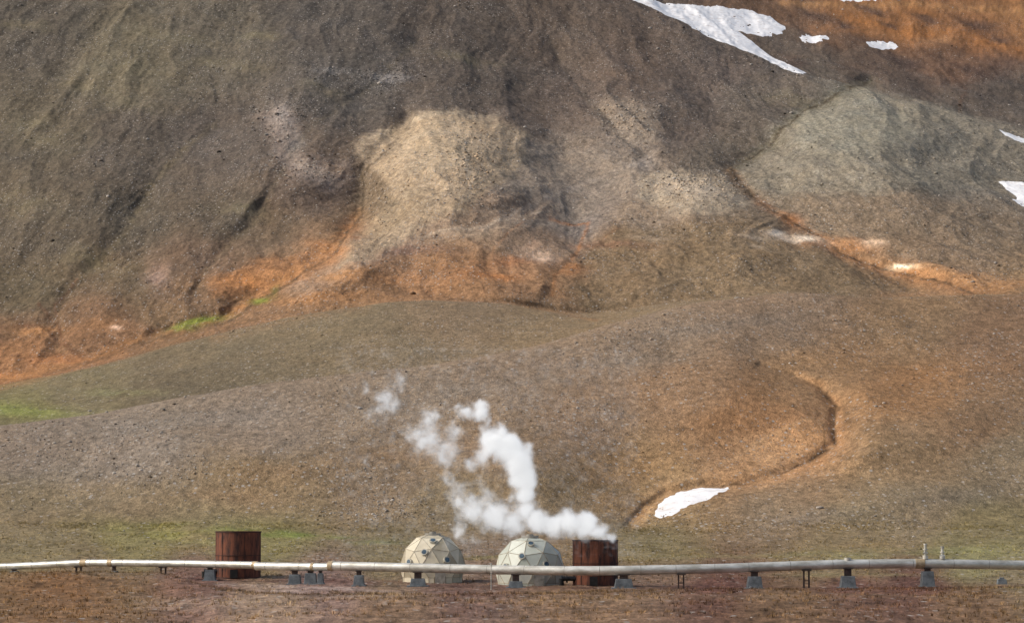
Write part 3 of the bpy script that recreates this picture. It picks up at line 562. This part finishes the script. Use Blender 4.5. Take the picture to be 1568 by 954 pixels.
# ---------------------------------------------------------------- geodesic domes
def dome(u,vt,vb,wpx,d,ca,cb,rotz):
    R_=wpx/2/F*d; top=float(zof(vt,d)); base=world(u,vb,d); cx=base.x; cz=top-R_*.97; gz=ground_z(cx,d)-.08
    e=new_empty("geodesic_dome",(cx,d,gz))
    m,nt=mat("dome_panel"); out=nd(nt,'ShaderNodeOutputMaterial'); bs=nd(nt,'ShaderNodeBsdfPrincipled'); bs.inputs['Roughness'].default_value=.55
    a=nd(nt,'ShaderNodeAttribute',attribute_name="Col"); n=nd(nt,'ShaderNodeTexNoise'); n.inputs['Scale'].default_value=1.2; n.inputs['Detail'].default_value=6; tc=nd(nt,'ShaderNodeTexCoord'); nt.links.new(tc.outputs['Object'],n.inputs['Vector'])
    r=nd(nt,'ShaderNodeMapRange'); nt.links.new(n.outputs['Fac'],r.inputs[0]); r.inputs[3].default_value=.72; r.inputs[4].default_value=1.18
    vs=nd(nt,'ShaderNodeVectorMath',operation='SCALE'); nt.links.new(a.outputs['Color'],vs.inputs[0]); nt.links.new(r.outputs[0],vs.inputs['Scale']); nt.links.new(vs.outputs[0],bs.inputs['Base Color']); nt.links.new(bs.outputs[0],out.inputs[0])
    bm=bmesh.new(); bmesh.ops.create_icosphere(bm,subdivisions=2,radius=R_)
    bmesh.ops.rotate(bm,verts=bm.verts,cent=(0,0,0),matrix=Matrix.Rotation(rotz,3,'Z'))
    bmesh.ops.bisect_plane(bm,geom=bm.verts[:]+bm.edges[:]+bm.faces[:],plane_co=(0,0,-.33*R_),plane_no=(0,0,-1),clear_outer=True)
    bmesh.ops.bisect_plane(bm,geom=bm.verts[:]+bm.edges[:]+bm.faces[:],plane_co=(0,0,.955*R_),plane_no=(0,0,1),clear_outer=True)
    eb=[x for x in bm.edges if x.is_boundary and x.verts[0].co.z>0]
    bmesh.ops.contextual_create(bm,geom=eb)
    eb=[x for x in bm.edges if x.is_boundary and x.verts[0].co.z<0]
    ret=bmesh.ops.extrude_edge_only(bm,edges=eb)
    for v in ret['geom']:
        if isinstance(v,bmesh.types.BMVert): v.co.z=gz-cz
    for v in bm.verts: v.co+=Vector((cx,d,cz))
    ed=[(x.verts[0].co.copy(),x.verts[1].co.copy()) for x in bm.edges]
    ob=add_obj("panels",bm,m,e)
    me=ob.data; at=me.attributes.new("Col","FLOAT_COLOR","CORNER"); arr=np.ones((len(me.loops),4),np.float32)
    for p in me.polygons:
        t=rng.random(); cc=lin(ca)*(1-t)+lin(cb)*t
        for li in p.loop_indices: arr[li,:3]=cc
    at.data.foreach_set("color",arr.ravel())
    bm=bmesh.new()
    for a,b in ed: tube(bm,[a,b],.03,6)
    add_obj("panel_ribs",bm,simple("rib",tuple(lin((136,124,100))),tuple(lin((186,176,152))),3,.6),e)
    ctr=Vector((cx,d,cz)); bm=bmesh.new(); bm2=bmesh.new()
    for az,el in ((-105,26),(-62,12),(-135,8),(-88,52)):
        dr=Vector((math.cos(math.radians(az))*math.cos(math.radians(el)),math.sin(math.radians(az))*math.cos(math.radians(el)),math.sin(math.radians(el))))
        tube(bm,[ctr+dr*R_*.86,ctr+dr*R_*1.005],.32,24); tube(bm2,[ctr+dr*R_*.88,ctr+dr*R_*1.012],.22,20)
    add_obj("porthole_frames",bm,simple("frame",tuple(lin((150,146,130))),tuple(lin((205,200,184))),3,.5),e,True)
    add_obj("porthole_glass",bm2,simple("glass",tuple(lin((50,66,78))),tuple(lin((84,108,124))),3,.15),e,True)
    bm=bmesh.new(); tube(bm,[(cx,d,top-.15),(cx,d,top+.06)],R_*.24,20); tube(bm,[(cx,d,top+.06),(cx,d,top+.2)],R_*.1,16)
    box(bm,(cx+R_*.25,d-R_*.93,gz+.95),(.95,.25,1.9)); add_obj("roof_cap_and_door",bm,alu2,e,True)
dome(662.5,817,888,101,270,(168,157,132),(224,213,186),.3)
dome(811.5,821,898,108,261,(172,176,162),(220,222,208),.75)
p=world(752,910,246); gz=ground_z(p.x,p.y); e=new_empty("marker_pole",(p.x,p.y,gz)); bm=bmesh.new(); tube(bm,[(p.x,p.y,gz-.1),(p.x,p.y,float(zof(863,246)))],.035,10); tube(bm,[(p.x,p.y,float(zof(866,246))),(p.x,p.y,float(zof(862,246)))],.06,10); add_obj("pole",bm,alu,e,True)
p=world(1150,914,236); gz=ground_z(p.x,p.y); e=new_empty("cable_marker",(p.x,p.y,gz)); bm=bmesh.new(); tube(bm,[(p.x,p.y,gz-.05),(p.x,p.y,gz+.35)],.16,14); tube(bm,[(p.x,p.y,gz+.35),(p.x,p.y,gz+.5)],[.2,.1],14); box(bm,(p.x-.7,p.y,gz+.1),(.9,.4,.2),.7); add_obj("post",bm,conc,e,False)
p=world(1534,890,262); gz=ground_z(p.x,p.y); e=new_empty("concrete_block",(p.x,p.y,gz)); bm=bmesh.new(); box(bm,(p.x,p.y,gz+.2),(.9,.8,.5),.8); box(bm,(p.x,p.y,gz+.5),(.4,.4,.2)); add_obj("block",bm,conc,e,False,.03)
# ---------------------------------------------------------------- steam
puffs=[(934,820,10,1.1),(918,814,18,1.3),(897,804,24,1.4),(872,800,26,1.3),(848,804,24,1.2),(826,798,26,1.2),(806,780,24,1.2),(803,756,22,1.3),(800,733,27,1.6),(793,708,30,1.7),(778,688,31,1.7),(753,676,27,1.5),(741,698,20,1.1),(802,685,18,1.2),(768,662,18,1.2),(808,740,16,1.2),
 (722,712,16,.7),(744,646,12,.8),(734,628,20,1.2),(712,632,16,1.0),(700,622,10,.8),(735,655,14,.6),
 (786,800,30,.9),(755,793,34,.85),(726,782,34,.75),(704,762,32,.60),(690,738,26,.50),(703,812,22,.6),(745,762,26,.60),(722,828,18,.55),(770,780,28,.7),(735,740,24,.38),
 (680,690,36,.63),(655,672,38,.62),(634,664,26,.56),(660,640,28,.54),(692,664,26,.52),(592,612,30,.58),(612,582,22,.58),(560,598,18,.50),(600,672,13,.48),(580,630,24,.50),(690,712,24,.45)]
SD=255.5
p0=world(535,550,SD); p1=world(960,845,SD)
import random; random.seed(4)
ng=bpy.data.node_groups.new("steam_density","GeometryNodeTree"); ng.interface.new_socket("Geometry",in_out='OUTPUT',socket_type='NodeSocketGeometry'); ng.interface.new_socket("Geometry",in_out='INPUT',socket_type='NodeSocketGeometry')
GL=ng.links.new
def gn(t,**k):
    n=ng.nodes.new(t)
    for a,b in k.items(): setattr(n,a,b)
    return n
go=gn('NodeGroupOutput'); vc=gn('GeometryNodeVolumeCube'); ps_=gn('GeometryNodeInputPosition')
mn=Vector((p0.x-1,SD-3.4,p1.z-.3)); mx_=Vector((p1.x+1,SD+3.4,p0.z+1))
vc.inputs['Min'].default_value=mn; vc.inputs['Max'].default_value=mx_
VX=.13
vc.inputs['Resolution X'].default_value=int((mx_.x-mn.x)/VX); vc.inputs['Resolution Y'].default_value=int(6.8/VX); vc.inputs['Resolution Z'].default_value=int((mx_.z-mn.z)/VX)
def gnoise(scale,detail,rough=.6,vec=None):
    n=gn('ShaderNodeTexNoise'); n.inputs['Scale'].default_value=scale; n.inputs['Detail'].default_value=detail; n.inputs['Roughness'].default_value=rough; GL(vec or ps_.outputs[0],n.inputs['Vector']); return n
nw=gnoise(.6,3); sub=gn('ShaderNodeVectorMath',operation='SUBTRACT'); GL(nw.outputs['Color'],sub.inputs[0]); sub.inputs[1].default_value=(.5,.5,.5)
scl=gn('ShaderNodeVectorMath',operation='SCALE'); GL(sub.outputs[0],scl.inputs[0]); scl.inputs['Scale'].default_value=2.2
ad=gn('ShaderNodeVectorMath',operation='ADD'); GL(ps_.outputs[0],ad.inputs[0]); GL(scl.outputs[0],ad.inputs[1])
acc=None
for (u,v,r,s) in puffs:
    c_=world(u,v,SD); c_.y+=random.uniform(-.8,.8)*(1 if s<1 else .4); rr=r/F*SD*1.3
    di=gn('ShaderNodeVectorMath',operation='DISTANCE'); GL(ad.outputs[0],di.inputs[0]); di.inputs[1].default_value=c_
    mp=gn('ShaderNodeMapRange'); mp.interpolation_type='SMOOTHSTEP'; GL(di.outputs['Value'],mp.inputs[0]); mp.inputs[1].default_value=rr; mp.inputs[2].default_value=0; mp.inputs[3].default_value=0; mp.inputs[4].default_value=s
    if acc is None: acc=mp.outputs[0]
    else:
        a=gn('ShaderNodeMath',operation='SMOOTH_MAX'); a.inputs[2].default_value=.15; GL(acc,a.inputs[0]); GL(mp.outputs[0],a.inputs[1]); acc=a.outputs[0]
nb=gnoise(1.3,5,.62,ad.outputs[0])
e1=gn('ShaderNodeMath',operation='SUBTRACT'); e1.inputs[0].default_value=.60; GL(nb.outputs['Fac'],e1.inputs[1])
e2=gn('ShaderNodeMath',operation='MULTIPLY'); GL(e1.outputs[0],e2.inputs[0]); e2.inputs[1].default_value=1.5
e3=gn('ShaderNodeMath',operation='SUBTRACT'); GL(acc,e3.inputs[0]); GL(e2.outputs[0],e3.inputs[1])
gt=gn('ShaderNodeMath',operation='GREATER_THAN'); GL(acc,gt.inputs[0]); gt.inputs[1].default_value=.06
mr_=gn('ShaderNodeMapRange'); GL(e3.outputs[0],mr_.inputs[0]); mr_.inputs[1].default_value=.08; mr_.inputs[2].default_value=1.2; mr_.inputs[3].default_value=0; mr_.inputs[4].default_value=1
pw=gn('ShaderNodeMath',operation='POWER'); GL(mr_.outputs[0],pw.inputs[0]); pw.inputs[1].default_value=1.8
e4=gn('ShaderNodeMath',operation='MULTIPLY'); GL(pw.outputs[0],e4.inputs[0]); GL(gt.outputs[0],e4.inputs[1])
GL(e4.outputs[0],vc.inputs['Density'])
sm=gn('GeometryNodeSetMaterial'); GL(vc.outputs[0],sm.inputs[0])
m,nt=mat("steam"); out=nd(nt,'ShaderNodeOutputMaterial'); at=nd(nt,'ShaderNodeAttribute',attribute_name="density")
md=nd(nt,'ShaderNodeMath',operation='MULTIPLY'); md.inputs[1].default_value=5.0; nt.links.new(at.outputs['Fac'],md.inputs[0])
vs=nd(nt,'ShaderNodeVolumeScatter'); vs.inputs['Color'].default_value=(.98,.985,1,1); nt.links.new(md.outputs[0],vs.inputs['Density'])
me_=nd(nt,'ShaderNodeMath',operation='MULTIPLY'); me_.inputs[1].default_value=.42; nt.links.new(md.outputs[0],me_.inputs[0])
em=nd(nt,'ShaderNodeEmission'); em.inputs['Color'].default_value=(.97,.98,1,1); nt.links.new(me_.outputs[0],em.inputs['Strength'])  # added self-glow stands in for light scattered repeatedly inside the steam
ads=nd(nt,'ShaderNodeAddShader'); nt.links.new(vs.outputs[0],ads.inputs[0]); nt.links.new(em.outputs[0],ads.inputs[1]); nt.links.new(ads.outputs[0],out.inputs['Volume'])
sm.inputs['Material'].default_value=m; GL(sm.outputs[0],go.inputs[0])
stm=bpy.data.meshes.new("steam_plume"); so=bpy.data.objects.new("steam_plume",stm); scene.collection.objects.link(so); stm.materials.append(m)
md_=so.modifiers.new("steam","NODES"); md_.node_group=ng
# ---------------------------------------------------------------- light
w=bpy.data.worlds.new("World"); scene.world=w; w.use_nodes=True; nt=w.node_tree; nt.nodes.clear()
ts=Vector((-.75,-.10,.63)).normalized()
sk=nd(nt,'ShaderNodeTexSky'); sk.sky_type='NISHITA'; sk.sun_disc=False; sk.sun_elevation=math.asin(ts.z); sk.sun_rotation=math.atan2(ts.x,ts.y); sk.dust_density=4; sk.air_density=1; sk.ozone_density=1
bg=nd(nt,'ShaderNodeBackground'); bg.inputs['Strength'].default_value=.13; ow=nd(nt,'ShaderNodeOutputWorld'); nt.links.new(sk.outputs[0],bg.inputs[0]); nt.links.new(bg.outputs[0],ow.inputs[0])
sl=bpy.data.lights.new("sun","SUN"); sl.energy=2.4; sl.angle=math.radians(13); sl.color=(1,.97,.92); so2=bpy.data.objects.new("sun",sl); scene.collection.objects.link(so2); so2.rotation_euler=ts.to_track_quat('Z','Y').to_euler()
scene.view_settings.view_transform='Standard'; scene.view_settings.look='None'; scene.view_settings.exposure=0
print("done",time.time()-T0)
